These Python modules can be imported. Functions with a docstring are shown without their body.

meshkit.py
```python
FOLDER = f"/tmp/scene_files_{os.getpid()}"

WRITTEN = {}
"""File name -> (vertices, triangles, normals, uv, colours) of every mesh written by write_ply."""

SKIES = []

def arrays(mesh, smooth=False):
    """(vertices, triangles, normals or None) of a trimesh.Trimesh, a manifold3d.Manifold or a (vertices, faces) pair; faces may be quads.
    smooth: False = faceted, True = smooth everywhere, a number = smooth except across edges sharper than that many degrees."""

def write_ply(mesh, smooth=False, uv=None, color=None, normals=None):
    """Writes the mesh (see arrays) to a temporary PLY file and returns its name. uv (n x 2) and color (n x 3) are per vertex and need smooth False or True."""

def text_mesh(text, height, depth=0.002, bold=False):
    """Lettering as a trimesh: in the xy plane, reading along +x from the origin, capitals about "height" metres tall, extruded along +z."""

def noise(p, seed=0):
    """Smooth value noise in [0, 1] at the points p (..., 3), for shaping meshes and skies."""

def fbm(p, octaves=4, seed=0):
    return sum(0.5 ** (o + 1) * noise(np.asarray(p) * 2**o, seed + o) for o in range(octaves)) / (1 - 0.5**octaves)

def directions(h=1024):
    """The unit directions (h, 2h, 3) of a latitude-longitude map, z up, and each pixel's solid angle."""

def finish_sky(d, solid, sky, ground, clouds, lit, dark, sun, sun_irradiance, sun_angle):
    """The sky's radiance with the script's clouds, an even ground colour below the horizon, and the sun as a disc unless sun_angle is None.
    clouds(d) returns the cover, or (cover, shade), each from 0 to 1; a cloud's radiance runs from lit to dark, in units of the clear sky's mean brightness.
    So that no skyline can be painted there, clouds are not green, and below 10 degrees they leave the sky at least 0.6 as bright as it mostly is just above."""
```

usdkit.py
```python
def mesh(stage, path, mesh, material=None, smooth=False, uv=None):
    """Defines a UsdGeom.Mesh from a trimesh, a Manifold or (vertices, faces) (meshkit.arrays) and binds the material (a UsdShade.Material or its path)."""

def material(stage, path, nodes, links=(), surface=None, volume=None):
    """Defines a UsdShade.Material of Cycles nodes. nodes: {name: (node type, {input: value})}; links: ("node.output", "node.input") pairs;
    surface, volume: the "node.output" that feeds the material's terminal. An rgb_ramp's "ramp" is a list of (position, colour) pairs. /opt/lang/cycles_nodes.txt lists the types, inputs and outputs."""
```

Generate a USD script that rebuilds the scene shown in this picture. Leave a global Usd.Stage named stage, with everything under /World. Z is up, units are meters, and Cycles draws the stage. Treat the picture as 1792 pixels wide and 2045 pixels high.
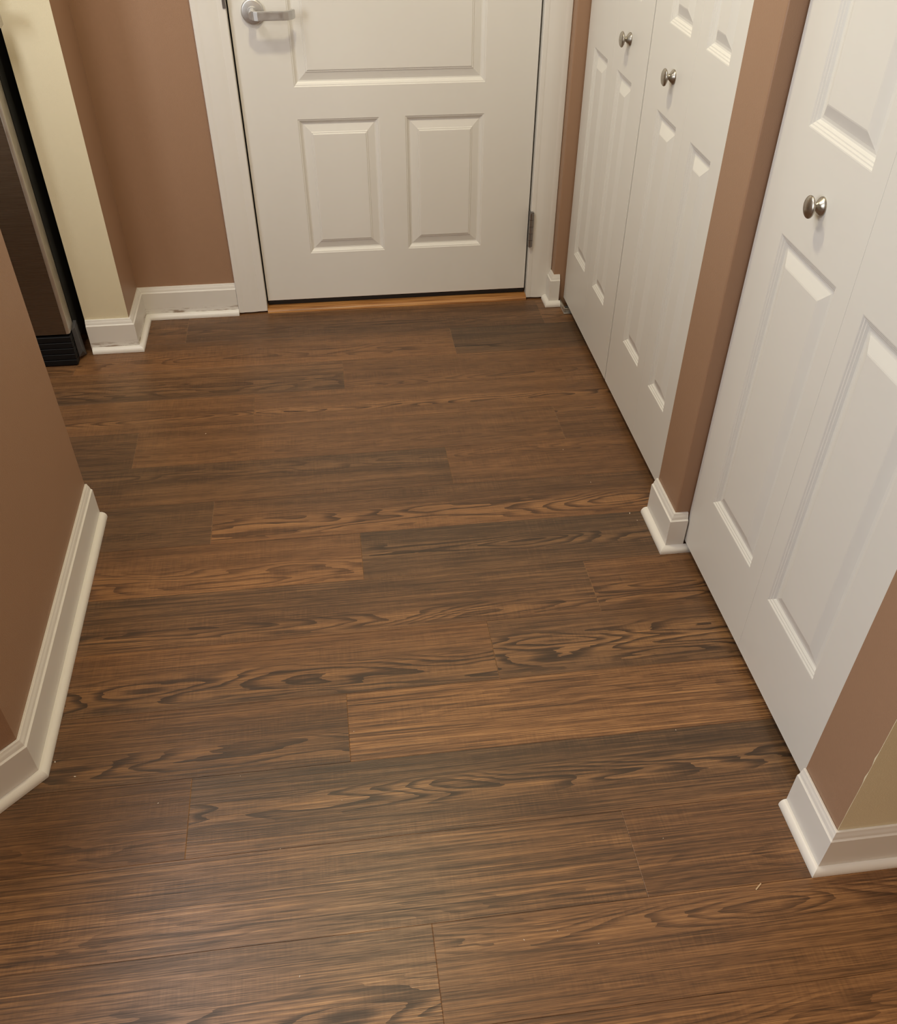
import math, random
import numpy as np
import trimesh
import shapely.geometry as sg
from shapely.ops import unary_union
import usdkit
from pxr import Usd, UsdGeom, UsdLux, UsdShade, Gf, Sdf, Vt

stage = Usd.Stage.CreateInMemory()
UsdGeom.SetStageUpAxis(stage, UsdGeom.Tokens.z)
UsdGeom.SetStageMetersPerUnit(stage, 1.0)
UsdGeom.Xform.Define(stage, '/World')
UsdGeom.Scope.Define(stage, '/World/Looks')
rng = np.random.default_rng(7)

# ------------------------------------------------------------------ camera
IMG_W, IMG_H = 1792, 2045
F_PX, CX, CY = 1822.44, 903.74, 1201.73          # focal length and principal point of the (cropped) photograph, px
CAM_H = 1.465
RIGHT = (0.99115017, -0.13251443, 0.00782769)
DOWN = (-0.08540844, -0.68173812, -0.72659379)
FWD = (0.1016206, 0.71949501, -0.6870227)
cam = UsdGeom.Camera.Define(stage, '/World/camera')
AP = 24.0
cam.CreateProjectionAttr('perspective')
cam.CreateHorizontalApertureAttr(AP)
cam.CreateVerticalApertureAttr(AP * IMG_H / IMG_W)
cam.CreateFocalLengthAttr(AP * F_PX / IMG_W)
cam.CreateHorizontalApertureOffsetAttr(-(CX - IMG_W / 2) / IMG_W * AP)
cam.CreateVerticalApertureOffsetAttr((CY - IMG_H / 2) / IMG_W * AP)
cam.CreateClippingRangeAttr((0.05, 100.0))
cam.CreateFStopAttr(0.0)
EXPOSURE = 0.13
cam.CreateExposureAttr(EXPOSURE)
m = Gf.Matrix4d(1.0)
for i, row in enumerate((RIGHT, tuple(-x for x in DOWN), tuple(-x for x in FWD))):
    m.SetRow(i, Gf.Vec4d(*row, 0))
m.SetRow(3, Gf.Vec4d(0, 0, CAM_H, 1))
cam.AddTransformOp().Set(m)

# ------------------------------------------------------------------ lamps
def disk_lamp(name, pos, radius, power, color):
    l = UsdLux.DiskLight.Define(stage, '/World/' + name)
    l.CreateRadiusAttr(radius)
    l.CreateIntensityAttr(power / (math.pi * radius ** 2 * math.pi))
    l.CreateColorAttr(Gf.Vec3f(*color))
    l.AddTranslateOp().Set(Gf.Vec3d(*pos))           # a disk light shines along -z

def rect_lamp(name, pos, w, h, power, color, rot=None):
    l = UsdLux.RectLight.Define(stage, '/World/' + name)
    l.CreateWidthAttr(w)
    l.CreateHeightAttr(h)
    l.CreateIntensityAttr(power / (w * h * math.pi))
    l.CreateColorAttr(Gf.Vec3f(*color))
    l.AddTranslateOp().Set(Gf.Vec3d(*pos))           # a rect light shines along -z
    if rot:
        l.AddRotateXYZOp().Set(Gf.Vec3f(*rot))

disk_lamp('hall_lamp', (0.05, 2.00, 2.43), 0.075, 13.0, (1.0, 0.88, 0.56))
rect_lamp('kitchen_lamp', (-0.88, 1.75, 2.42), 0.34, 1.00, 14.0, (1.0, 0.95, 0.92))
rect_lamp('window_daylight', (-2.485, 0.25, 1.6), 1.2, 1.1, 42.0, (0.98, 1.03, 1.06), (0, -90, 0))
disk_lamp('living_room_lamp', (0.7, -1.5, 2.42), 0.35, 22.0, (1.0, 0.66, 0.38))

# ------------------------------------------------------------------ helpers
used = {}
def numbered(path):
    n = used.get(path, 0)
    used[path] = n + 1
    return path if n == 0 else '%s_%03d' % (path, n)

def tag(prim, label=None, cat=None, group=None, kind=None):
    for k, v in (('label', label), ('category', cat), ('group', group), ('kind', kind)):
        if v:
            prim.SetCustomDataByKey(k, v)
    return prim

def thing(name, label, cat, loc=(0, 0, 0), rotz=0.0, group=None, kind=None):
    x = UsdGeom.Xform.Define(stage, numbered('/World/' + name))
    x.AddTranslateOp().Set(Gf.Vec3d(*loc))
    if rotz:
        x.AddRotateZOp().Set(math.degrees(rotz))
    return tag(x.GetPrim(), label, cat, group, kind)

def xform(name, parent, loc=(0, 0, 0), rotz=0.0):
    x = UsdGeom.Xform.Define(stage, numbered('%s/%s' % (parent.GetPath(), name)))
    x.AddTranslateOp().Set(Gf.Vec3d(*loc))
    if rotz:
        x.AddRotateZOp().Set(math.degrees(rotz))
    return x.GetPrim()

def obj(name, mesh, mat, parent=None, smooth=False, label=None):
    base = str(parent.GetPath()) if parent else '/World'
    p = usdkit.mesh(stage, numbered('%s/%s' % (base, name)), mesh, mat, smooth=smooth).GetPrim()
    if label:
        tag(p, label)
    return p

def box(x0, x1, y0, y1, z0, z1):
    b = trimesh.creation.box((x1 - x0, y1 - y0, z1 - z0))
    b.apply_translation(((x0 + x1) / 2, (y0 + y1) / 2, (z0 + z1) / 2))
    return b

def cbox(x0, x1, y0, y1, z0, z1, c=0.002):
    """box with chamfered edges"""
    pts = []
    for sx in (0, 1):
        for sy in (0, 1):
            for sz in (0, 1):
                X, Y, Z = (x0, x1)[sx], (y0, y1)[sy], (z0, z1)[sz]
                dx, dy, dz = (c, -c)[sx], (c, -c)[sy], (c, -c)[sz]
                pts += [(X + dx, Y + dy, Z), (X + dx, Y, Z + dz), (X, Y + dy, Z + dz)]
    return trimesh.convex.convex_hull(np.array(pts))

def cat(*ms):
    return trimesh.util.concatenate(list(ms))

def prism(poly, z0, z1):
    """vertical extrusion of a shapely polygon or point list"""
    p = poly if hasattr(poly, 'exterior') else sg.Polygon(poly)
    t = trimesh.creation.extrude_polygon(p, z1 - z0, engine='earcut')
    t.apply_translation((0, 0, z0))
    return t

def chamfer_corners(pts, which, c=0.0025):
    """replace the listed corners of a polygon with a small two-step round"""
    out, n = [], len(pts)
    for i, p in enumerate(pts):
        if i not in which:
            out.append(p); continue
        p = np.array(p, float); a = np.array(pts[i - 1], float); b = np.array(pts[(i + 1) % n], float)
        ua, ub = (a - p) / np.linalg.norm(a - p), (b - p) / np.linalg.norm(b - p)
        for t in (0, 1, 2, 3):
            th = t / 3.0
            q = p + ua * c * (1 - th) ** 2 + ub * c * th ** 2
            out.append(tuple(q))
    return out

def lathe(prof, n=40):
    """profile [(r, z)] revolved about +z"""
    return trimesh.creation.revolve(np.array(prof, float), sections=n)

# ------------------------------------------------------------------ materials
def mat(name, nodes, links, surface='p.BSDF'):
    return usdkit.material(stage, '/World/Looks/' + name, nodes, links, surface=surface)

def paint(name, color, rough=0.4, bump=0.15, scale=260.0, spec=0.5, dirt=None):
    nodes = {
        'g': ('geometry', {}),
        'n': ('noise_texture', {'scale': scale, 'detail': 3.0, 'roughness': 0.6}),
        'v': ('noise_texture', {'scale': 3.0, 'detail': 2.0}),
        'mx': ('mix_color', {'blend_type': 'mix', 'a': tuple(c * 0.97 for c in color), 'b': tuple(min(1, c * 1.03) for c in color)}),
        'b': ('bump', {'strength': bump, 'distance': 0.0006}),
        'p': ('principled_bsdf', {'roughness': rough, 'specular_ior_level': spec}),
    }
    links = [('g.position', 'n.vector'), ('g.position', 'v.vector'), ('v.fac', 'mx.fac'), ('n.fac', 'b.height'),
             ('b.normal', 'p.normal'), ('mx.result', 'p.base_color')]
    return mat(name, nodes, links)

WHITE = (0.80, 0.785, 0.75)
M = {}
M['door_white'] = paint('door_white', WHITE, 0.42, 0.10, 500.0)
M['trim_white'] = paint('trim_white', (0.82, 0.80, 0.765), 0.36, 0.08, 400.0)
M['shoe_white'] = paint('shoe_white', (0.86, 0.84, 0.80), 0.34, 0.06, 400.0)
M['brown'] = paint('brown_paint', (0.375, 0.227, 0.143), 0.48, 0.5, 330.0)
M['cream'] = paint('cream_paint', (0.78, 0.705, 0.51), 0.5, 0.5, 330.0)
M['ceiling'] = paint('ceiling_white', (0.82, 0.81, 0.79), 0.8, 0.5, 120.0)
M['beige'] = paint('room_beige', (0.60, 0.50, 0.38), 0.6, 0.4, 330.0)

def metal(name, color, rough, stretch=(400.0, 12.0, 400.0), bump=0.05):
    nodes = {
        'g': ('geometry', {}),
        'm': ('mapping', {'scale': stretch}),
        'n': ('noise_texture', {'scale': 1.0, 'detail': 2.0}),
        'r': ('map_range', {'from_min': 0.3, 'from_max': 0.7, 'to_min': rough - 0.05, 'to_max': rough + 0.06}),
        'b': ('bump', {'strength': bump, 'distance': 0.0003}),
        'p': ('principled_bsdf', {'base_color': color, 'metallic': 1.0}),
    }
    return mat(name, nodes, [('g.position', 'm.vector'), ('m.vector', 'n.vector'), ('n.fac', 'r.value'), ('r.result', 'p.roughness'),
                             ('n.fac', 'b.height'), ('b.normal', 'p.normal')])
M['nickel'] = metal('brushed_nickel', (0.47, 0.44, 0.39), 0.30, (60, 60, 60))
M['chrome'] = metal('satin_chrome', (0.66, 0.66, 0.66), 0.46, (60, 60, 60))
M['steel'] = metal('stainless_steel', (0.24, 0.205, 0.165), 0.30, (8.0, 8.0, 900.0), 0.04)
M['steel_edge'] = metal('grey_edge_steel', (0.60, 0.57, 0.52), 0.45, (50, 50, 50))
M['hinge_metal'] = metal('hinge_metal', (0.34, 0.33, 0.33), 0.4, (60, 60, 60))

def plain(name, color, rough, spec=0.5):
    nodes = {'g': ('geometry', {}), 'n': ('noise_texture', {'scale': 60.0, 'detail': 3.0}),
             'mx': ('mix_color', {'a': tuple(c * 0.85 for c in color), 'b': tuple(min(1, c * 1.15) for c in color)}),
             'p': ('principled_bsdf', {'roughness': rough, 'specular_ior_level': spec})}
    return mat(name, nodes, [('g.position', 'n.vector'), ('n.fac', 'mx.fac'), ('mx.result', 'p.base_color')])
M['black_plastic'] = plain('black_plastic', (0.006, 0.006, 0.007), 0.55, 0.25)
M['grey_plastic'] = plain('grey_plastic', (0.07, 0.07, 0.075), 0.4)
M['fridge_side'] = plain('fridge_side', (0.035, 0.036, 0.036), 0.5)
M['rubber'] = plain('black_rubber', (0.018, 0.017, 0.018), 0.6)
M['grime'] = plain('floor_grime', (0.03, 0.022, 0.015), 0.8)
M['crumb'] = plain('crumb_white', (0.75, 0.68, 0.58), 0.7)
M['sliver'] = plain('pale_wood', (0.65, 0.48, 0.30), 0.6)

def wood_material(name):
    """Printed vinyl plank. gco = (metres along, metres across 0..0.178, seed), tone = (value, warmth, ring strength), ring = (centre across, half width, fine-line strength)"""
    N = {
        'gco': ('attribute', {'attribute': 'gco'}),
        'tone': ('attribute', {'attribute': 'tone'}),
        'ring': ('attribute', {'attribute': 'ring'}),
        'sg': ('separate_xyz', {}), 'st': ('separate_xyz', {}), 'sr': ('separate_xyz', {}),
        # slow wander of the grain across the plank
        'mw': ('mapping', {'scale': (1.6, 4.0, 1.0)}),
        'nw': ('noise_texture', {'scale': 1.0, 'detail': 1.0}),
        'w1': ('math', {'math_type': 'subtract', 'value2': 0.5}),
        'w2': ('math', {'math_type': 'multiply_add', 'value2': 0.030}),
        # field whose level lines are the rings
        'mf': ('mapping', {'scale': (2.2, 13.0, 1.0)}),
        'nf': ('noise_texture', {'scale': 1.0, 'detail': 1.5, 'roughness': 0.45, 'distortion': 0.25}),
        'dv': ('math', {'math_type': 'subtract'}),
        'dn': ('math', {'math_type': 'divide'}),
        'd2': ('math', {'math_type': 'multiply'}),
        'fa': ('math', {'math_type': 'multiply', 'value2': 12.0}),
        'fb': ('math', {'math_type': 'multiply_add', 'value2': 2.2}),
        'fs': ('math', {'math_type': 'fraction'}),
        'rr': ('map_range', {'range_type': 'smoothstep', 'from_min': 0.42, 'from_max': 0.95, 'to_min': 1.0, 'to_max': 0.0, 'clamp': True}),
        'rc': ('math', {'math_type': 'subtract', 'value2': 0.66}),
        'mj': ('mapping', {'scale': (9.0, 70.0, 1.0)}),
        'nj': ('noise_texture', {'scale': 1.0, 'detail': 2.0}),
        'jj': ('math', {'math_type': 'multiply_add', 'value2': 0.9}),
        # mask of the flat-sawn zone
        'ab': ('math', {'math_type': 'absolute'}),
        'zone': ('map_range', {'range_type': 'smoothstep', 'from_min': 1.0, 'from_max': 0.35, 'to_min': 0.0, 'to_max': 1.0, 'clamp': True}),
        'ra': ('math', {'math_type': 'multiply'}),
        'rb': ('math', {'math_type': 'multiply'}), 'rz': ('math', {'math_type': 'multiply', 'value2': 0.62}),
        # broad colour bands
        'mb': ('mapping', {'scale': (1.1, 30.0, 1.0)}),
        'nb': ('noise_texture', {'scale': 1.0, 'detail': 3.0, 'roughness': 0.55}),
        'bb': ('math', {'math_type': 'subtract', 'value2': 0.5}),
        'bc': ('math', {'math_type': 'multiply', 'value2': 0.55}),
        # fine long lines
        'ml': ('mapping', {'scale': (3.0, 230.0, 1.0)}),
        'nl': ('noise_texture', {'scale': 1.0, 'detail': 2.0, 'roughness': 0.6}),
        'lb': ('math', {'math_type': 'subtract', 'value2': 0.5}),
        'lc': ('math', {'math_type': 'multiply'}), 'ld': ('math', {'math_type': 'multiply', 'value2': 1.35}),
        'mk': ('mapping', {'scale': (5.0, 480.0, 2.0)}),
        'nk': ('noise_texture', {'scale': 1.0, 'detail': 2.0, 'roughness': 0.6}),
        'kb': ('math', {'math_type': 'subtract', 'value2': 0.5}),
        'kc': ('math', {'math_type': 'multiply_add'}),
        # short dark pores
        'mp': ('mapping', {'scale': (28.0, 620.0, 1.0)}),
        'np': ('noise_texture', {'scale': 1.0, 'detail': 1.0}),
        'pp': ('map_range', {'from_min': 0.30, 'from_max': 0.52, 'to_min': -0.16, 'to_max': 0.02, 'clamp': True}),
        # saw marks in patches
        'ms': ('mapping', {'scale': (230.0, 16.0, 1.0)}),
        'ns': ('noise_texture', {'scale': 1.0, 'detail': 1.0}),
        'sb': ('math', {'math_type': 'subtract', 'value2': 0.5}),
        'mq': ('mapping', {'scale': (5.0, 22.0, 3.0)}),
        'nq': ('noise_texture', {'scale': 1.0, 'detail': 2.0}),
        'qq': ('map_range', {'from_min': 0.45, 'from_max': 0.65, 'to_min': 0.03, 'to_max': 0.24, 'clamp': True}),
        'sm': ('math', {'math_type': 'multiply'}),
        # blotches
        'mo': ('mapping', {'scale': (9.0, 30.0, 2.0)}),
        'no': ('noise_texture', {'scale': 1.0, 'detail': 4.0, 'roughness': 0.65}),
        'ob': ('math', {'math_type': 'subtract', 'value2': 0.5}),
        'oc': ('math', {'math_type': 'multiply', 'value2': 0.38}),
        'a1': ('math', {'math_type': 'add'}), 'a2': ('math', {'math_type': 'add'}), 'a3': ('math', {'math_type': 'add'}),
        'a4': ('math', {'math_type': 'add'}), 'a5': ('math', {'math_type': 'add'}), 'a6': ('math', {'math_type': 'add'}),
        'ramp_w': ('rgb_ramp', {'ramp': [(0.0, (0.0561, 0.0255, 0.0109)), (0.28, (0.1058, 0.0487, 0.0199)), (0.52, (0.1935, 0.0894, 0.0362)), (0.78, (0.3096, 0.1505, 0.06)), (1.0, (0.4644, 0.2432, 0.099))]}),
        'ramp_g': ('rgb_ramp', {'ramp': [(0.0, (0.0523, 0.0319, 0.0186)), (0.28, (0.0954, 0.0543, 0.0287)), (0.52, (0.1677, 0.0939, 0.0468)), (0.78, (0.2774, 0.1505, 0.0672)), (1.0, (0.4386, 0.2432, 0.106))]}),
        'hue': ('mix_color', {}),
        'rm': ('map_range', {'from_min': 0.0, 'from_max': 1.0, 'to_min': 0.44, 'to_max': 0.34}),
        'bump': ('bump', {'strength': 0.5, 'distance': 0.0005}),
        'bh': ('math', {'math_type': 'add'}),
        'p': ('principled_bsdf', {'specular_ior_level': 0.5}),
    }
    L = [('gco.vector', 'sg.vector'), ('tone.vector', 'st.vector'), ('ring.vector', 'sr.vector')]
    for k in ('w', 'f', 'j', 'b', 'l', 'k', 'p', 's', 'q', 'o'):
        L += [('gco.vector', 'm%s.vector' % k), ('m%s.vector' % k, 'n%s.vector' % k)]
    L += [('nw.fac', 'w1.value1'), ('w1.value', 'w2.value1'), ('sg.y', 'w2.value3'),            # wandered v
          ('w2.value', 'dv.value1'), ('sr.x', 'dv.value2'), ('dv.value', 'dn.value1'), ('sr.y', 'dn.value2'),
          ('dn.value', 'd2.value1'), ('dn.value', 'd2.value2'),
          ('nf.fac', 'fa.value1'), ('d2.value', 'fb.value1'), ('fa.value', 'fb.value3'),
          ('nj.fac', 'jj.value1'), ('fb.value', 'jj.value3'), ('jj.value', 'fs.value1'), ('fs.value', 'rr.value'), ('rr.result', 'rc.value1'),
          ('dn.value', 'ab.value1'), ('ab.value', 'zone.value'), ('rc.value', 'ra.value1'), ('zone.result', 'ra.value2'),
          ('ra.value', 'rb.value1'), ('st.z', 'rb.value2'), ('rb.value', 'rz.value1'),
          ('nb.fac', 'bb.value1'), ('bb.value', 'bc.value1'),
          ('nl.fac', 'lb.value1'), ('lb.value', 'lc.value1'), ('sr.z', 'lc.value2'), ('nk.fac', 'kb.value1'), ('kb.value', 'kc.value1'), ('sr.z', 'kc.value2'), ('lc.value', 'kc.value3'),
          ('np.fac', 'pp.value'),
          ('ns.fac', 'sb.value1'), ('nq.fac', 'qq.value'), ('sb.value', 'sm.value1'), ('qq.result', 'sm.value2'),
          ('no.fac', 'ob.value1'), ('ob.value', 'oc.value1'),
          ('st.x', 'a1.value1'), ('rz.value', 'a1.value2'), ('a1.value', 'a2.value1'), ('bc.value', 'a2.value2'),
          ('a2.value', 'a3.value1'), ('kc.value', 'ld.value1'), ('ld.value', 'a3.value2'), ('a3.value', 'a4.value1'), ('pp.result', 'a4.value2'),
          ('a4.value', 'a5.value1'), ('sm.value', 'a5.value2'), ('a5.value', 'a6.value1'), ('oc.value', 'a6.value2'),
          ('a6.value', 'ramp_w.fac'), ('a6.value', 'ramp_g.fac'), ('st.y', 'hue.fac'), ('ramp_g.color', 'hue.a'), ('ramp_w.color', 'hue.b'),
          ('hue.result', 'p.base_color'), ('a6.value', 'rm.value'), ('rm.result', 'p.roughness'),
          ('nl.fac', 'bh.value1'), ('pp.result', 'bh.value2'), ('bh.value', 'bump.height'), ('bump.normal', 'p.normal')]
    return mat(name, N, L)
M['wood'] = wood_material('plank_wood')

def oak():
    N = {'g': ('geometry', {}), 'm': ('mapping', {'scale': (5.0, 160.0, 160.0)}), 'n': ('noise_texture', {'scale': 1.0, 'detail': 3.0}),
         'r': ('rgb_ramp', {'ramp': [(0.3, (0.22, 0.085, 0.022)), (0.5, (0.42, 0.19, 0.06)), (0.7, (0.56, 0.29, 0.10))]}),
         'p': ('principled_bsdf', {'roughness': 0.3})}
    return mat('oak', N, [('g.position', 'm.vector'), ('m.vector', 'n.vector'), ('n.fac', 'r.fac'), ('r.color', 'p.base_color')])
M['oak'] = oak()

def scuffed():
    """white board with brown scuffs low down near the floor (wear with its own shape)"""
    N = {'g': ('geometry', {}), 's': ('separate_xyz', {}),
         'm': ('mapping', {'scale': (14.0, 14.0, 90.0)}), 'n': ('noise_texture', {'scale': 1.0, 'detail': 4.0, 'roughness': 0.6}),
         'h': ('map_range', {'from_min': 0.024, 'from_max': 0.040, 'to_min': 1.0, 'to_max': 0.0, 'clamp': True}),
         'k': ('map_range', {'from_min': 0.50, 'from_max': 0.60, 'to_min': 0.0, 'to_max': 0.8, 'clamp': True}),
         'x': ('math', {'math_type': 'multiply'}),
         'c': ('mix_color', {'a': (0.80, 0.78, 0.74), 'b': (0.25, 0.16, 0.09)}),
         'p': ('principled_bsdf', {'roughness': 0.38})}
    return mat('scuffed_white', N, [('g.position', 's.vector'), ('g.position', 'm.vector'), ('m.vector', 'n.vector'), ('s.z', 'h.value'), ('n.fac', 'k.value'),
                                    ('h.result', 'x.value1'), ('k.result', 'x.value2'), ('x.value', 'c.fac'), ('c.result', 'p.base_color')])
M['scuffed'] = scuffed()

# ------------------------------------------------------------------ measures (metres)
XR = 0.780           # right wall plane
XL = -0.6537         # left wall plane
YD = 3.090           # door wall plane
YC = 2.8685          # cream wall plane
XJ = -0.655          # side of the jog
CEIL = 2.44
LEFT_TOP = 1.07      # the left wall is a half wall
XDOOR = 0.8147       # face of the closet doors
NEAR, O2A, O2B, O1A, O1B = 0.7705, 0.9015, 1.6675, 1.8100, 3.0300

# ------------------------------------------------------------------ floor of planks
W_P, L_P, Y_TOP = 0.17806, 1.2190, 3.0632
floor = thing('floor', 'dark brown wood-look plank floor with light end joints', 'floor', kind='structure')
obj('subfloor', box(-3.2, 3.2, -3.4, 3.60, -0.06, -0.006), M['grime'], floor)
# row: (joint x, {piece: (value at the far edge, at the near edge, warmth far, near, ring strength, ring centre, ring half width, fine lines)})
# pieces are numbered from the joint: -1 is the plank left of it, 0 the plank right of it
ROWS = {
    -1: (0.10, {}),
    0: (-0.4983, {-1: (.42, .44, .7, .8, .25, .10, .05, .35), 0: (.42, .30, .7, .5, .35, .06, .04, .40), 1: (.47, .46, .6, .6, .45, .08, .06, .5)}),
    1: (0.3873, {-1: (.40, .58, .7, 1., .40, .06, .05, .35), 0: (.20, .32, .0, .3, .70, .045, .022, .35)}),
    2: (0.0138, {-1: (.48, .32, .7, .3, .45, .05, .05, .55), 0: (.46, .48, .8, .8, .35, .02, .03, .30)}),
    3: (-0.2620, {-1: (.45, .46, .8, .8, .60, .065, .025, .35), 0: (.48, .48, .8, .8, .80, .070, .025, .35)}),
    4: (-0.5874, {-1: (.36, .30, .5, .4, .20, .10, .04, .35), 0: (.47, .46, .75, .75, .20, .05, .04, .28), 1: (.44, .40, .75, .75, .6, .15, .03, .4)}),
    5: (0.2814, {-1: (.32, .42, .2, .6, .35, .13, .04, .35), 0: (.46, .40, .9, .8, .30, .14, .03, .30)}),
    6: (-0.3548, {-1: (.38, .34, .3, .4, .25, .05, .04, .35), 0: (.33, .56, .5, .95, .85, .055, .055, .45)}),
    7: (0.0169, {-1: (.46, .62, .9, 1., .55, .05, .06, .40), 0: (.26, .40, .0, .3, .80, .095, .040, .50)}),
    8: (0.5549, {-1: (.32, .46, .3, .7, .70, .040, .035, .65), 0: (.47, .36, .8, .6, .80, .05, .05, .55)}),
    9: (0.2860, {-1: (.58, .34, 1., .3, .95, .055, .060, .60), 0: (.46, .40, .5, .3, 1.0, .075, .080, .60)}),
    10: (-0.0427, {-1: (.42, .33, .7, .3, .80, .045, .045, .60), 0: (.54, .56, .8, .9, .25, .12, .05, 1.0)}),
    11: (-0.3494, {-1: (.30, .42, .6, .8, .35, .03, .04, .50), 0: (.28, .44, .0, .6, .95, .090, .040, .75)}),
    12: (0.4566, {-1: (.46, .45, .6, .6, .35, .03, .03, .95), 0: (.45, .45, .8, .8, .30, .04, .04, .65)}),
    13: (0.0762, {-1: (.46, .52, .5, .7, .85, .05, .06, .90), 0: (.52, .54, .8, .85, .60, .14, .04, .65)}),
    14: (-0.2500, {-1: (.42, .42, .6, .6, .5, .08, .05, .7), 0: (.56, .58, .9, .9, .40, .12, .05, .65)}),
}
X_MIN, X_MAX, Y_MIN = -1.75, 1.42, -0.55
GAP, BEV_L, BEV_E, THK = 0.00012, 0.0004, 0.0010, 0.006

def plank_mesh(x0, x1, y0, y1, u0, seed, prm, name):
    """one plank: flat top, tiny bevel all round (wider and worn paler at the ends), open below. v runs from the near edge (0) to the far edge (0.178)."""
    xa, xb, ya, yb = x0 + GAP, x1 - GAP, y0 + GAP, y1 - GAP
    xc, xd, yc, yd = xa + BEV_E, xb - BEV_E, ya + BEV_L, yb - BEV_L
    z1, z2 = -THK, -0.0005
    quads = [((xc, yc, 0), (xd, yc, 0), (xd, yd, 0), (xc, yd, 0), 0),
             ((xa, ya, z2), (xb, ya, z2), (xd, yc, 0), (xc, yc, 0), 0), ((xb, yb, z2), (xa, yb, z2), (xc, yd, 0), (xd, yd, 0), 0),
             ((xb, ya, z2), (xb, yb, z2), (xd, yd, 0), (xd, yc, 0), 1), ((xa, yb, z2), (xa, ya, z2), (xc, yc, 0), (xc, yd, 0), 1),
             ((xa, ya, z1), (xb, ya, z1), (xb, ya, z2), (xa, ya, z2), 0), ((xb, yb, z1), (xa, yb, z1), (xa, yb, z2), (xb, yb, z2), 0),
             ((xb, ya, z1), (xb, yb, z1), (xb, yb, z2), (xb, ya, z2), 1), ((xa, yb, z1), (xa, ya, z1), (xa, ya, z2), (xa, yb, z2), 1)]
    V, F, E = [], [], []
    for a, b, c, d, end in quads:
        i = len(V)
        V += [a, b, c, d]; E += [end] * 4
        F += [(i, i + 1, i + 2), (i, i + 2, i + 3)]
    V, E = np.array(V), np.array(E, float)
    p = obj(name, (V, np.array(F)), M['wood'], floor)
    pv = UsdGeom.PrimvarsAPI(p)
    va, vb, wa, wb, rs, rc, rw, fine = prm
    t = (V[:, 1] - y0) / (y1 - y0)
    val, warm = 0.02 + vb + (va - vb) * t, wb + (wa - wb) * t
    g = np.c_[V[:, 0] - x0 + u0, V[:, 1] - y0, np.full(len(V), seed)]
    tone = np.c_[val + np.maximum(0.0, 0.64 - val) * E, warm * (1 - 0.5 * E), rs * (1 - E)]
    for nm, arr in (('gco', g), ('tone', tone), ('ring', np.tile((rc, rw, fine), (len(V), 1)))):
        pv.CreatePrimvar(nm, Sdf.ValueTypeNames.Vector3fArray, 'vertex').Set(Vt.Vec3fArray.FromNumpy(arr.astype(np.float32)))

k = -1
while True:
    y1 = Y_TOP - k * W_P
    y0 = y1 - W_P
    if y1 < Y_MIN:
        break
    r = random.Random(100 + k)
    jx, pieces = ROWS.get(k, (r.uniform(-0.6, 0.6), {}))
    n = math.floor((X_MIN - jx) / L_P)
    while jx + n * L_P < X_MAX:
        a, b = max(X_MIN, jx + n * L_P), min(X_MAX, jx + (n + 1) * L_P)
        prm = pieces.get(n, (r.uniform(.36, .52), r.uniform(.36, .52), r.uniform(.3, .9), r.uniform(.3, .9), r.uniform(.3, .8), r.uniform(.03, .15), r.uniform(.03, .06), r.uniform(.4, .7)))
        if b - a > 0.02:
            plank_mesh(a, b, y0, y1, r.uniform(0, 30), r.uniform(0, 50), prm, 'plank')
        n += 1
    k += 1

# ------------------------------------------------------------------ walls and ceiling
def wall(name, mesh, mkey, label):
    return tag(obj(name, mesh, M[mkey]), label, 'wall', kind='structure')

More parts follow.
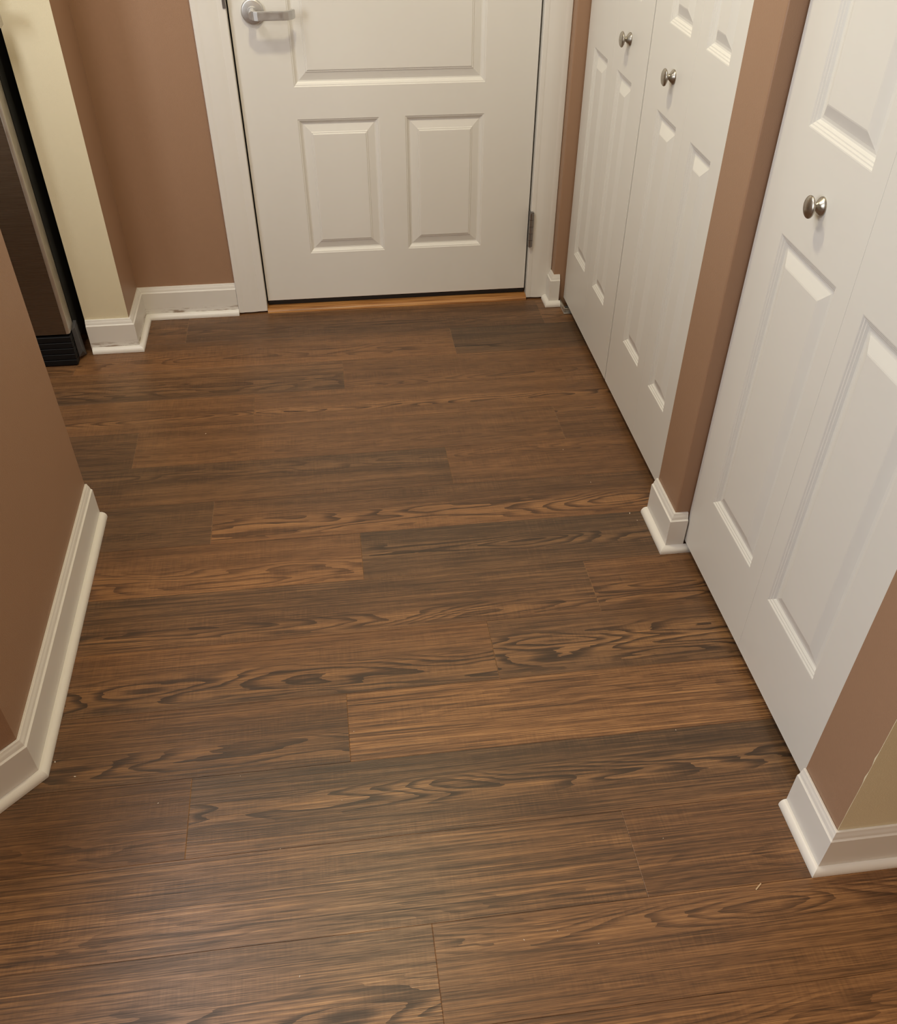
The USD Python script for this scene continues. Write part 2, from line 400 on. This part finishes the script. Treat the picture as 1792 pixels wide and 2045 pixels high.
HEAD = 2.045
right = cat(
    prism([(XR, NEAR), (1.45, NEAR), (1.45, O2A), (XR, O2A)], 0, HEAD),
    prism(chamfer_corners([(XR, O2B), (1.45, O2B), (1.45, O1A), (XR, O1A)], (0, 3), 0.005), 0, HEAD),
    prism(chamfer_corners([(0.775, O1B), (1.45, O1B), (1.45, 3.25), (0.775, 3.25)], (0,), 0.005), 0, HEAD),
    box(XR, 1.45, NEAR, 3.25, HEAD, CEIL))
wall('wall_right', right, 'brown', 'brown painted wall on the right holding the white bifold closet doors')
wall('wall_closet', box(1.4502, 1.57, NEAR + 0.101, 3.25, 0, CEIL), 'beige', 'closet back wall hidden behind the white bifold doors')
# tan wall turning right at the near corner; its hand-cut paint edge wanders a little over the brown
zs = np.linspace(0, CEIL, 150)
V, F = [], []
for z in zs:
    o = 0.0004 + 0.0003 * math.sin(z * 61) * math.sin(z * 23 + 1) + 0.0022 * rng.random() ** 9
    V += [(XR - 0.0005, NEAR + o, z), (XR - 0.0005, NEAR - 0.0005, z), (3.1, NEAR - 0.0005, z)]
for i in range(len(zs) - 1):
    for j in range(2):
        a = i * 3 + j
        F += [(a, a + 3, a + 4), (a, a + 4, a + 1)]
wall('wall_front', cat(trimesh.Trimesh(np.array(V), np.array(F), process=False), box(1.4502, 3.1, NEAR + 0.0002, NEAR + 0.1, 0, CEIL)),
     'cream', 'tan painted wall turning right from the nearest brown corner')
WL_T = 0.12
left_poly = [(XL, 1.1543), (XL, 1.962), (XL - WL_T, 1.962), (XL - WL_T, 1.1543 + 0.05), (XL - 0.685, 1.1543 - 0.515), (XL - 0.60, 1.1543 - 0.60)]
wall('wall_left', prism(chamfer_corners(left_poly, (1,)), 0, LEFT_TOP), 'brown', 'brown painted half wall on the left with an angled near end')
JL, JR = -0.2305, 0.692
wall('wall_back', cat(box(XJ - 0.13, XJ, YC + 0.0006, YD + 0.12, 0, CEIL), box(XJ, JL, YD, YD + 0.12, 0, CEIL), box(JR, 0.775, YD, YD + 0.12, 0, CEIL),
                      box(JL, JR, YD, YD + 0.12, 2.05, CEIL)), 'brown', 'brown painted wall around the white entry door')
wall('wall_cream', cat(box(-0.7925, XJ - 0.0002, YC, YC + 0.0006, 0, CEIL), box(-0.7925, XJ - 0.1302, YC + 0.0006, 3.56, 0, CEIL)), 'cream',
     'narrow cream wall end between the refrigerator and the brown recess')
wall('wall_alcove', box(-2.5, -0.7925, 3.56, 3.68, 0, CEIL), 'beige', 'alcove wall behind the refrigerator')
wall('wall_kitchen', box(-2.62, -2.5, -3.0, 3.68, 0, CEIL), 'beige', 'far kitchen wall beyond the half wall on the left')
wall('wall_living', cat(box(-2.62, 3.22, -3.12, -3.0, 0, CEIL), box(3.1, 3.22, -3.0, NEAR + 0.1, 0, CEIL)), 'beige', 'living room walls behind the viewer')
tag(obj('ceiling', box(-2.62, 3.22, -3.12, 3.68, CEIL, CEIL + 0.05), M['ceiling']), 'flat white ceiling above the hall', 'ceiling', kind='structure')
wall('wall_corridor', box(-0.5, 0.9, 3.36, 3.42, 0, CEIL), 'beige', 'dark corridor wall behind the entry door')

# ------------------------------------------------------------------ baseboards (each run a board and a quarter-round shoe, mitred)
BP = [(0, 0.0005), (0.0145, 0.0005), (0.0145, 0.0875), (0.0140, 0.0892), (0.0122, 0.0902), (0.0105, 0.0918), (0.0096, 0.0950), (0.0088, 0.0985),
      (0.0068, 0.1012), (0.0062, 0.1030), (0.0050, 0.1062), (0.0040, 0.1068), (0, 0.1068)]
SP = [(0.0147, 0.0004), (0.0296, 0.0004), (0.0300, 0.0040), (0.0295, 0.0078), (0.0278, 0.0115), (0.0250, 0.0146), (0.0215, 0.0166), (0.0185, 0.0174), (0.0147, 0.0176)]

def runs(path, prof):
    """the profile [(out, z)] swept along each segment of a 2-D path, mitred; out points to the right of the walking direction"""
    P = np.array(path, float); n = len(P)
    d = np.diff(P, axis=0); d /= np.linalg.norm(d, axis=1)[:, None]
    nr = np.c_[d[:, 1], -d[:, 0]]
    off = []
    for i in range(n):
        if i == 0: off.append(nr[0])
        elif i == n - 1: off.append(nr[-1])
        else:
            q = nr[i - 1] + nr[i]
            off.append(q / (q @ nr[i]))
    pr = np.array(prof, float); k = len(pr)
    tv, tf = trimesh.creation.triangulate_polygon(sg.Polygon(pr), engine='earcut')
    ix = [int(np.argmin(np.linalg.norm(pr - v, axis=1))) for v in tv]
    out = []
    for s in range(n - 1):
        V = np.array([[*(P[i] + off[i] * o), z] for i in (s, s + 1) for o, z in pr])
        F = []
        for j in range(k):
            b = (j + 1) % k
            F += [(j, b, k + b), (j, k + b, k + j)]
        for t in tf:
            a, b, c = (ix[q] for q in t)
            F += [(a, b, c), (k + c, k + b, k + a)]
        t = trimesh.Trimesh(V, F, process=False); t.fix_normals()
        out.append(t)
    return out

def baseboard(name, label, path, shoe_path=None, board='trim_white', k=1.0, kz=1.0):
    t = thing(name, label, 'baseboard', kind='structure')
    for q in runs(path, [(o * k, z * kz) for o, z in BP]): obj('board', q, M[board], t, smooth=25)
    for q in runs(shoe_path or path, [(o * k, z) for o, z in SP]): obj('shoe_molding', q, M['shoe_white'], t, smooth=35)
    return t

e = 0.0003
baseboard('baseboard_left', 'white baseboard along the brown left half wall and its angled end', [(XL - 0.55 + e, 1.1543 - 0.55 - e), (XL + e, 1.1543 - e), (XL + e, 1.9600)])
baseboard('baseboard_back', 'scuffed white baseboard stepping around the cream wall end to the entry door casing',
          [(-0.7915, YC - e), (XJ + e, YC - e), (XJ + e, YD - e), (-0.3278, YD - e)], [(-0.7880, YC - e), (XJ + e, YC - e), (XJ + e, YD - e), (-0.3262, YD - e)], board='scuffed')
baseboard('baseboard_right', 'white baseboard wrapping the nearest brown and tan corner on the right', [(XR - 0.0008, O2A), (XR - 0.0008, NEAR - 0.0008), (2.4, NEAR - 0.0008)], k=0.78, kz=1.05)
baseboard('baseboard_middle', 'short white baseboard wrapping the brown pillar between the closet doors', [(XR - e, O1A), (XR - e, O2B - e), (0.8105, O2B - e)],
          [(XR - e, O1A), (XR - e, O2B - e), (0.8500, O2B - e)])
baseboard('baseboard_end', 'smallest white baseboard block in the corner between entry door and closet', [(0.775 - e, 3.0712), (0.775 - e, O1B - e), (0.7950, O1B - e)],
          [(0.775 - e, 3.0712), (0.775 - e, O1B - e), (0.8000, O1B - e)])

# ------------------------------------------------------------------ panel doors
# section of the moulded panel from its outer edge inwards: (distance in, depth)
MOLD = [(0.0, 0.0), (0.0022, 0.0016), (0.0048, 0.0022), (0.0085, 0.0062), (0.0125, 0.0092), (0.0160, 0.0098), (0.0375, 0.0042), (0.0395, 0.0022), (0.0420, 0.0020),
        (0.0440, 0.0004), (0.0455, 0.0)]

MOLD_CLOSET = [(0.0, 0.0), (0.0020, 0.0004), (0.0045, 0.0026), (0.0065, 0.0030), (0.0090, 0.0054), (0.0110, 0.0058), (0.0150, 0.0094), (0.0185, 0.0100), (0.0240, 0.0088),
               (0.0400, 0.0020), (0.0435, 0.0006), (0.0460, 0.0)]

def panel_mesh(x0, x1, z0, z1, MOLD=MOLD):
    V, F = [], []
    for d, y in MOLD:
        V += [(x0 + d, y, z0 + d), (x1 - d, y, z0 + d), (x1 - d, y, z1 - d), (x0 + d, y, z1 - d)]
    for r in range(len(MOLD) - 1):
        for i in range(4):
            a, b = 4 * r + i, 4 * r + (i + 1) % 4
            F += [(a, b, b + 4), (a, b + 4, a + 4)]
    a = 4 * (len(MOLD) - 1)
    F += [(a, a + 1, a + 2), (a, a + 2, a + 3)]
    return np.array(V), np.array(F)

def slab_mesh(w, z0, z1, t, holes, c=0.0012):
    """door leaf: front at y=0 facing -y with rectangular holes for the panels, chamfered edges, back at y=t"""
    xs = sorted({c, w - c, *[h[0] for h in holes], *[h[1] for h in holes]})
    zs = sorted({z0 + c, z1 - c, *[h[2] for h in holes], *[h[3] for h in holes]})
    V, F, at = [], [], {}
    def vid(p):
        p = tuple(round(q, 6) for q in p)
        if p not in at:
            at[p] = len(V); V.append(p)
        return at[p]
    def quad(a, b, cc, d):
        a, b, cc, d = vid(a), vid(b), vid(cc), vid(d)
        F.extend([(a, b, cc), (a, cc, d)])
    for i in range(len(xs) - 1):
        for j in range(len(zs) - 1):
            mx, mz = (xs[i] + xs[i + 1]) / 2, (zs[j] + zs[j + 1]) / 2
            if any(h[0] < mx < h[1] and h[2] < mz < h[3] for h in holes):
                continue
            quad((xs[i], 0, zs[j]), (xs[i + 1], 0, zs[j]), (xs[i + 1], 0, zs[j + 1]), (xs[i], 0, zs[j + 1]))
    rings = [[(c, 0, z0 + c), (w - c, 0, z0 + c), (w - c, 0, z1 - c), (c, 0, z1 - c)], [(0, c, z0), (w, c, z0), (w, c, z1), (0, c, z1)], [(0, t, z0), (w, t, z0), (w, t, z1), (0, t, z1)]]
    for r in range(2):
        for i in range(4):
            k2 = (i + 1) % 4
            quad(rings[r][k2], rings[r][i], rings[r + 1][i], rings[r + 1][k2])
    quad(rings[2][3], rings[2][2], rings[2][1], rings[2][0])
    return np.array(V), np.array(F)

def leaf(parent, name, w, z0, z1, t, holes, loc=(0, 0, 0), rotz=0.0):
    x = xform(name, parent, loc, rotz)
    obj('slab', slab_mesh(w, z0, z1, t, holes, 0.0005), M['door_white'], x)
    for h in holes:
        obj('panel', panel_mesh(*h, MOLD_CLOSET), M['door_white'], x)
    return x

ROT_X = trimesh.transformations.rotation_matrix(math.pi / 2, [1, 0, 0])     # +z becomes -y
def knob_mesh():
    k = lathe([(0.0, 0.0), (0.0155, 0.0), (0.0156, 0.0016), (0.0142, 0.0040), (0.0085, 0.0092), (0.0056, 0.0125), (0.0053, 0.0150), (0.0080, 0.0172), (0.0150, 0.0188),
               (0.0178, 0.0208), (0.0182, 0.0222), (0.0176, 0.0238), (0.0150, 0.0258), (0.0105, 0.0274), (0.0055, 0.0283), (0.0, 0.0286)], 48)
    k.apply_transform(ROT_X)
    return k

Z0C, Z1C = 0.0245, 2.030
LO, UP, TP = (0.2115, 0.8215), (0.9985, 1.600), (1.700, 1.910)
def bifold(name, label, cols, knob_col, knob_y, far_x=XDOOR):
    """cols: for each hinged leaf, far to near: (y far edge, y near edge, y panel far, y panel near)"""
    t = thing(name, label, 'closet door', kind='structure')
    for i, (ya, yb, pa, pb) in enumerate(cols):
        xa = far_x if i == 0 else XDOOR
        ang = -math.pi / 2 + math.atan2(xa - XDOOR, ya - yb)
        x = leaf(t, 'leaf', ya - yb, Z0C, Z1C, 0.034, [(ya - pa, ya - pb, *z) for z in (LO, UP, TP)], (xa, ya, 0), ang)
        if i == knob_col:
            k = knob_mesh(); k.apply_translation((ya - knob_y, 0, 0.9085))
            obj('knob', k, M['nickel'], x, smooth=40, label='brushed nickel mushroom knob')
    return t

bifold('door_2', 'far white bifold pair of the farther closet, next to the entry door', [(3.0240, 2.74505, 2.9450, 2.7945), (2.7448, 2.4474, 2.6950, 2.5540)], 1, 2.6097)
bifold('door_3', 'near white bifold pair of the farther closet, beside the brown pillar', [(2.4408, 2.1323, 2.3300, 2.1795), (2.1320, 1.8300, 2.0810, 1.9440)], 0, 2.2467)
bifold('door_4', 'nearest white bifold closet door between the pillar and the near corner', [(1.6640, 1.2883, 1.5635, 1.3350), (1.2879, 0.9060, 1.2405, 1.0205)], 0, 1.4490)

# entry door
ED = thing('door_1', 'white panelled entry door with satin lever handle at the end of the hall', 'door', (-0.2240, 3.0950, 0), kind='structure')
dx = -0.2240
holes = [(-0.0605 - dx, 0.1912 - dx, 0.1940, 0.6100), (0.2717 - dx, 0.5225 - dx, 0.1950, 0.6110), (-0.0615 - dx, 0.5222 - dx, 0.6995, 1.88)]
obj('slab', slab_mesh(0.9085, 0.0335, 2.035, 0.044, holes), M['door_white'], ED)
for h in holes:
    obj('panel', panel_mesh(*h), M['door_white'], ED)
obj('door_sweep', cat(box(0.001, 0.9075, 0.004, 0.040, 0.0255, 0.0330), box(0.001, 0.9075, 0.009, 0.034, 0.0160, 0.0255)), M['rubber'], ED, label='black rubber sweep under the door')
hx, hz = -0.1570 - dx, 0.8950
h_ = xform('lever_handle', ED)
rose = lathe([(0, 0), (0.0325, 0), (0.0325, 0.006), (0.0312, 0.009), (0.0280, 0.0108), (0.0150, 0.0118), (0.0140, 0.0150), (0, 0.0150)], 56)
rose.apply_transform(ROT_X); rose.apply_translation((hx, 0, hz + 0.001))
obj('rose', rose, M['chrome'], h_, smooth=40)
line = sg.LineString([(hx, -0.014), (hx, -0.040), (hx + 0.002, -0.0495), (hx + 0.007, -0.0565), (hx + 0.016, -0.0595), (hx + 0.088, -0.0595), (hx + 0.099, -0.0570), (hx + 0.108, -0.0480), (hx + 0.1150, -0.0330)])
wide = line.buffer(0.0055, cap_style=2, join_style=1)
thin = line.buffer(0.0042, cap_style=2, join_style=1)
post = trimesh.creation.cylinder(0.0105, 0.040, sections=32); post.apply_transform(ROT_X); post.apply_translation((hx, -0.034, hz))
obj('lever', cat(post, prism(wide, hz - 0.0085, hz + 0.0085), prism(line.buffer(0.0050, cap_style=2), hz - 0.0100, hz + 0.0100), prism(thin, hz - 0.0110, hz + 0.0110)), M['chrome'], h_, smooth=50)
kn = []
for a in range(5):
    c = trimesh.creation.cylinder(0.0074, 0.0218, sections=20)
    c.apply_translation((0.6908 - dx, -0.0250, 0.1925 + 0.0115 + a * 0.0229)); kn.append(c)
pin = trimesh.creation.cylinder(0.0056, 0.118, sections=16); pin.apply_translation((0.6908 - dx, -0.0250, 0.1925 + 0.058))
obj('hinge', cat(*kn, pin, box(0.6860 - dx, 0.6884 - dx, -0.0250, 0.030, 0.1925, 0.306)), M['hinge_metal'], ED, smooth=40, label='dark grey butt hinge knuckles')

# casings, jambs and threshold
def casing(name, label, pts, z0=0.0062):
    t = thing(name, label, 'door casing', kind='structure')
    poly = sg.Polygon(pts)
    obj('casing', prism(poly, z0, 2.13), M['trim_white'], t, smooth=12)
    return t
ca = casing('trim_1', 'white casing on the handle side of the entry door',
            [(-0.3270, YD - e), (-0.3270, YD - 0.0160), (-0.3250, YD - 0.0180), (-0.3130, YD - 0.0182), (-0.3095, YD - 0.0176), (-0.3040, YD - 0.0168), (-0.2850, YD - 0.0172), (-0.2720, YD - 0.0164),
             (-0.2600, YD - 0.0146), (-0.2530, YD - 0.0138), (-0.2500, YD - 0.0143), (-0.2310, YD - 0.0138), (-0.2288, YD - 0.0120), (-0.2288, YD + 0.0500), (JL + e, YD + 0.0500), (JL + e, YD - e)])
obj('strike_plate', cbox(-0.2375, -0.2284, YD - 0.0170, YD - 0.0128, 0.9080, 0.985, 0.0008), M['hinge_metal'], ca, label='small grey strike plate on the casing edge')
cb = casing('trim_2', 'white casing on the hinge side of the entry door beside the closet',
            [(0.7742, YD - e), (0.7742, YD - 0.0160), (0.7720, YD - 0.0180), (0.7610, YD - 0.0182), (0.7575, YD - 0.0176), (0.7520, YD - 0.0168), (0.7330, YD - 0.0172), (0.7220, YD - 0.0164),
             (0.7120, YD - 0.0146), (0.7060, YD - 0.0138), (0.7030, YD - 0.0143), (0.6920, YD - 0.0138), (0.6898, YD - 0.0120), (0.6898, YD + 0.0500), (JR - e, YD + 0.0500), (JR - e, YD - e)])
prof = [(3.0670, 0.0004), (3.0676, 0.0042), (3.0705, 0.0088), (3.0760, 0.0120), (3.0860, 0.0140), (3.2000, 0.0145), (3.2000, 0.0004)]
V = np.array([(x, y, z) for x in (-0.2282, 0.6892) for y, z in prof]); k = len(prof)
F = [f for j in range(k) for f in ((j, (j + 1) % k, k + (j + 1) % k), (j, k + (j + 1) % k, k + j))]
F += [(0, j, j + 1) for j in range(1, k - 1)] + [(k, k + j + 1, k + j) for j in range(1, k - 1)]
th = trimesh.Trimesh(V, F, process=False); th.fix_normals()
tag(obj('threshold', th, M['oak'], smooth=30), 'honey oak threshold strip under the white entry door', 'threshold')

# floor pivot bracket of the far bifold
t = thing('pivot_bracket', 'small grey metal pivot bracket on the floor under the farther closet door', 'bracket')
obj('base', cbox(0.8000, 0.8300, 2.9420, 3.0000, 0.0003, 0.0030, 0.0006), M['chrome'], t)
obj('arm', cat(cbox(0.8010, 0.8060, 2.9500, 3.0240, 0.0031, 0.0180, 0.0008), cbox(0.8062, 0.8280, 2.9540, 2.9600, 0.0031, 0.0150, 0.0008)), M['steel_edge'], t)
sc = trimesh.creation.cylinder(0.0040, 0.0030, sections=16); sc.apply_translation((0.8170, 2.9800, 0.0046))
obj('screw', sc, M['hinge_metal'], t, smooth=40)

# ------------------------------------------------------------------ refrigerator
FX, FY = -0.8225, 2.7750
fr = thing('refrigerator', 'stainless steel refrigerator with black kick plate beside the cream wall', 'refrigerator')
def rounded_plan(x0, x1, y0, y1, r):
    pts = []
    for cx_, cy_, a0 in ((x1 - r, y0 + r, -90), ):
        pts += [(cx_ + r * math.cos(math.radians(a)), cy_ + r * math.sin(math.radians(a))) for a in np.linspace(a0, a0 + 90, 7)]
    return [(x0, y0)] + pts + [(x1, y1), (x0, y1)]
obj('body', box(FX - 0.91, FX - 0.002, FY + 0.078, 3.50, 0.045, 1.75), M['fridge_side'], fr)
obj('gasket', box(FX - 0.90, FX - 0.010, FY + 0.0605, FY + 0.078, 0.112, 1.74), M['rubber'], fr)
for z0, z1 in ((0.107, 0.955), (0.965, 1.745)):
    d = obj('door', box(FX - 0.91, FX - 0.0105, FY, FY + 0.060, z0, z1), M['steel'], fr)
    obj('edge_trim', prism(rounded_plan(FX - 0.0103, FX, FY + 0.0006, FY + 0.060, 0.008), z0, z1), M['steel_edge'], d, smooth=40, label='light grey rounded door edge')
obj('hinge_cover', cbox(FX - 0.020, FX + 0.052, FY + 0.004, FY + 0.050, 0.925, 0.954, 0.004), M['steel_edge'], fr)
slots = [cbox(FX - 0.91, FX - 0.001, FY - 0.003, FY + 0.030, 0.003 + i * 0.0195, 0.003 + i * 0.0195 + 0.0180, 0.0016) for i in range(5)]
obj('kick_plate', cat(*slots, box(FX - 0.90, FX - 0.004, FY + 0.004, FY + 0.040, 0.003, 0.100)), M['black_plastic'], fr)
foot = trimesh.convex.convex_hull(np.array([(x, y, z) for x, y, z in ((FX, FY + 0.030, 0.012), (FX + 0.014, FY + 0.034, 0.030), (FX + 0.014, FY + 0.070, 0.0004), (FX, FY + 0.072, 0.0004),
                                   (FX, FY + 0.030, 0.105), (FX + 0.010, FY + 0.034, 0.110), (FX + 0.010, FY + 0.070, 0.118), (FX, FY + 0.072, 0.118))]))
obj('hinge_foot', foot, M['grey_plastic'], fr)

# ------------------------------------------------------------------ kitchen base cabinet beyond the half wall
kc = thing('base_cabinet', 'white kitchen base cabinet with grey worktop beyond the half wall', 'cabinet')
obj('body', box(-2.05, -1.45, 1.00, 2.60, 0.10, 0.88), M['door_white'], kc)
obj('toe_kick', box(-2.05, -1.51, 1.00, 2.60, 0.0, 0.10), M['black_plastic'], kc)
obj('worktop', cbox(-2.07, -1.42, 0.98, 2.62, 0.88, 0.92, 0.004), M['grey_plastic'], kc)
for i in range(4):
    obj('cabinet_door', cbox(-1.45, -1.43, 1.004 + i * 0.4, 1.396 + i * 0.4, 0.11, 0.87, 0.003), M['door_white'], kc)

# ------------------------------------------------------------------ bits on the floor
def crumb(x, y, s, a, seed):
    r = np.random.default_rng(seed)
    b = trimesh.creation.icosphere(1, 1.0)
    b.vertices *= 1 + r.uniform(-.3, .3, (len(b.vertices), 1))
    b.apply_scale((s, s * 0.5, s * 0.35))
    b.apply_transform(trimesh.transformations.rotation_matrix(a, [0, 0, 1]))
    b.apply_translation((x, y, s * 0.30 - 0.0002))
    return b
SPOTS = [(-0.0325, 1.1791, 0.0012), (-0.1475, 0.6856, 0.0016), (-0.2569, 1.0978, 0.001), (-0.4083, 1.0545, 0.0013), (-0.0641, 1.0171, 0.0008), (-0.1795, 0.9268, 0.001), (0.6185, 1.1005, 0.0012), (0.3496, 0.6776, 0.001), (0.2861, 0.7082, 0.001), (0.2267, 0.6998, 0.0014), (0.5176, 0.859, 0.001), (-0.6179, 1.1772, 0.0024), (-0.5734, 1.1367, 0.0024), (0.7207, 1.8099, 0.0026), (0.732, 1.7789, 0.0015), (-0.3974, 2.3241, 0.0018), (0.6524, 1.9562, 0.0015), (0.6124, 2.1186, 0.0015)]
obj_c = obj('floor_crumb', cat(*[crumb(x, y, s, i * 1.3, i) for i, (x, y, s) in enumerate(SPOTS)]), M['crumb'])
tag(obj_c, 'tiny white crumbs scattered over the brown plank floor', 'debris', kind='stuff')
sl = cbox(-0.0085, 0.0085, -0.0012, 0.0012, 0.0002, 0.0016, 0.0003)
sl.apply_transform(trimesh.transformations.rotation_matrix(math.radians(38), [0, 0, 1])); sl.apply_translation((0.6549, 0.7428, 0.0))
tag(obj('wood_sliver', sl, M['sliver']), 'pale splinter of wood lying in front of the nearest baseboard corner', 'splinter')
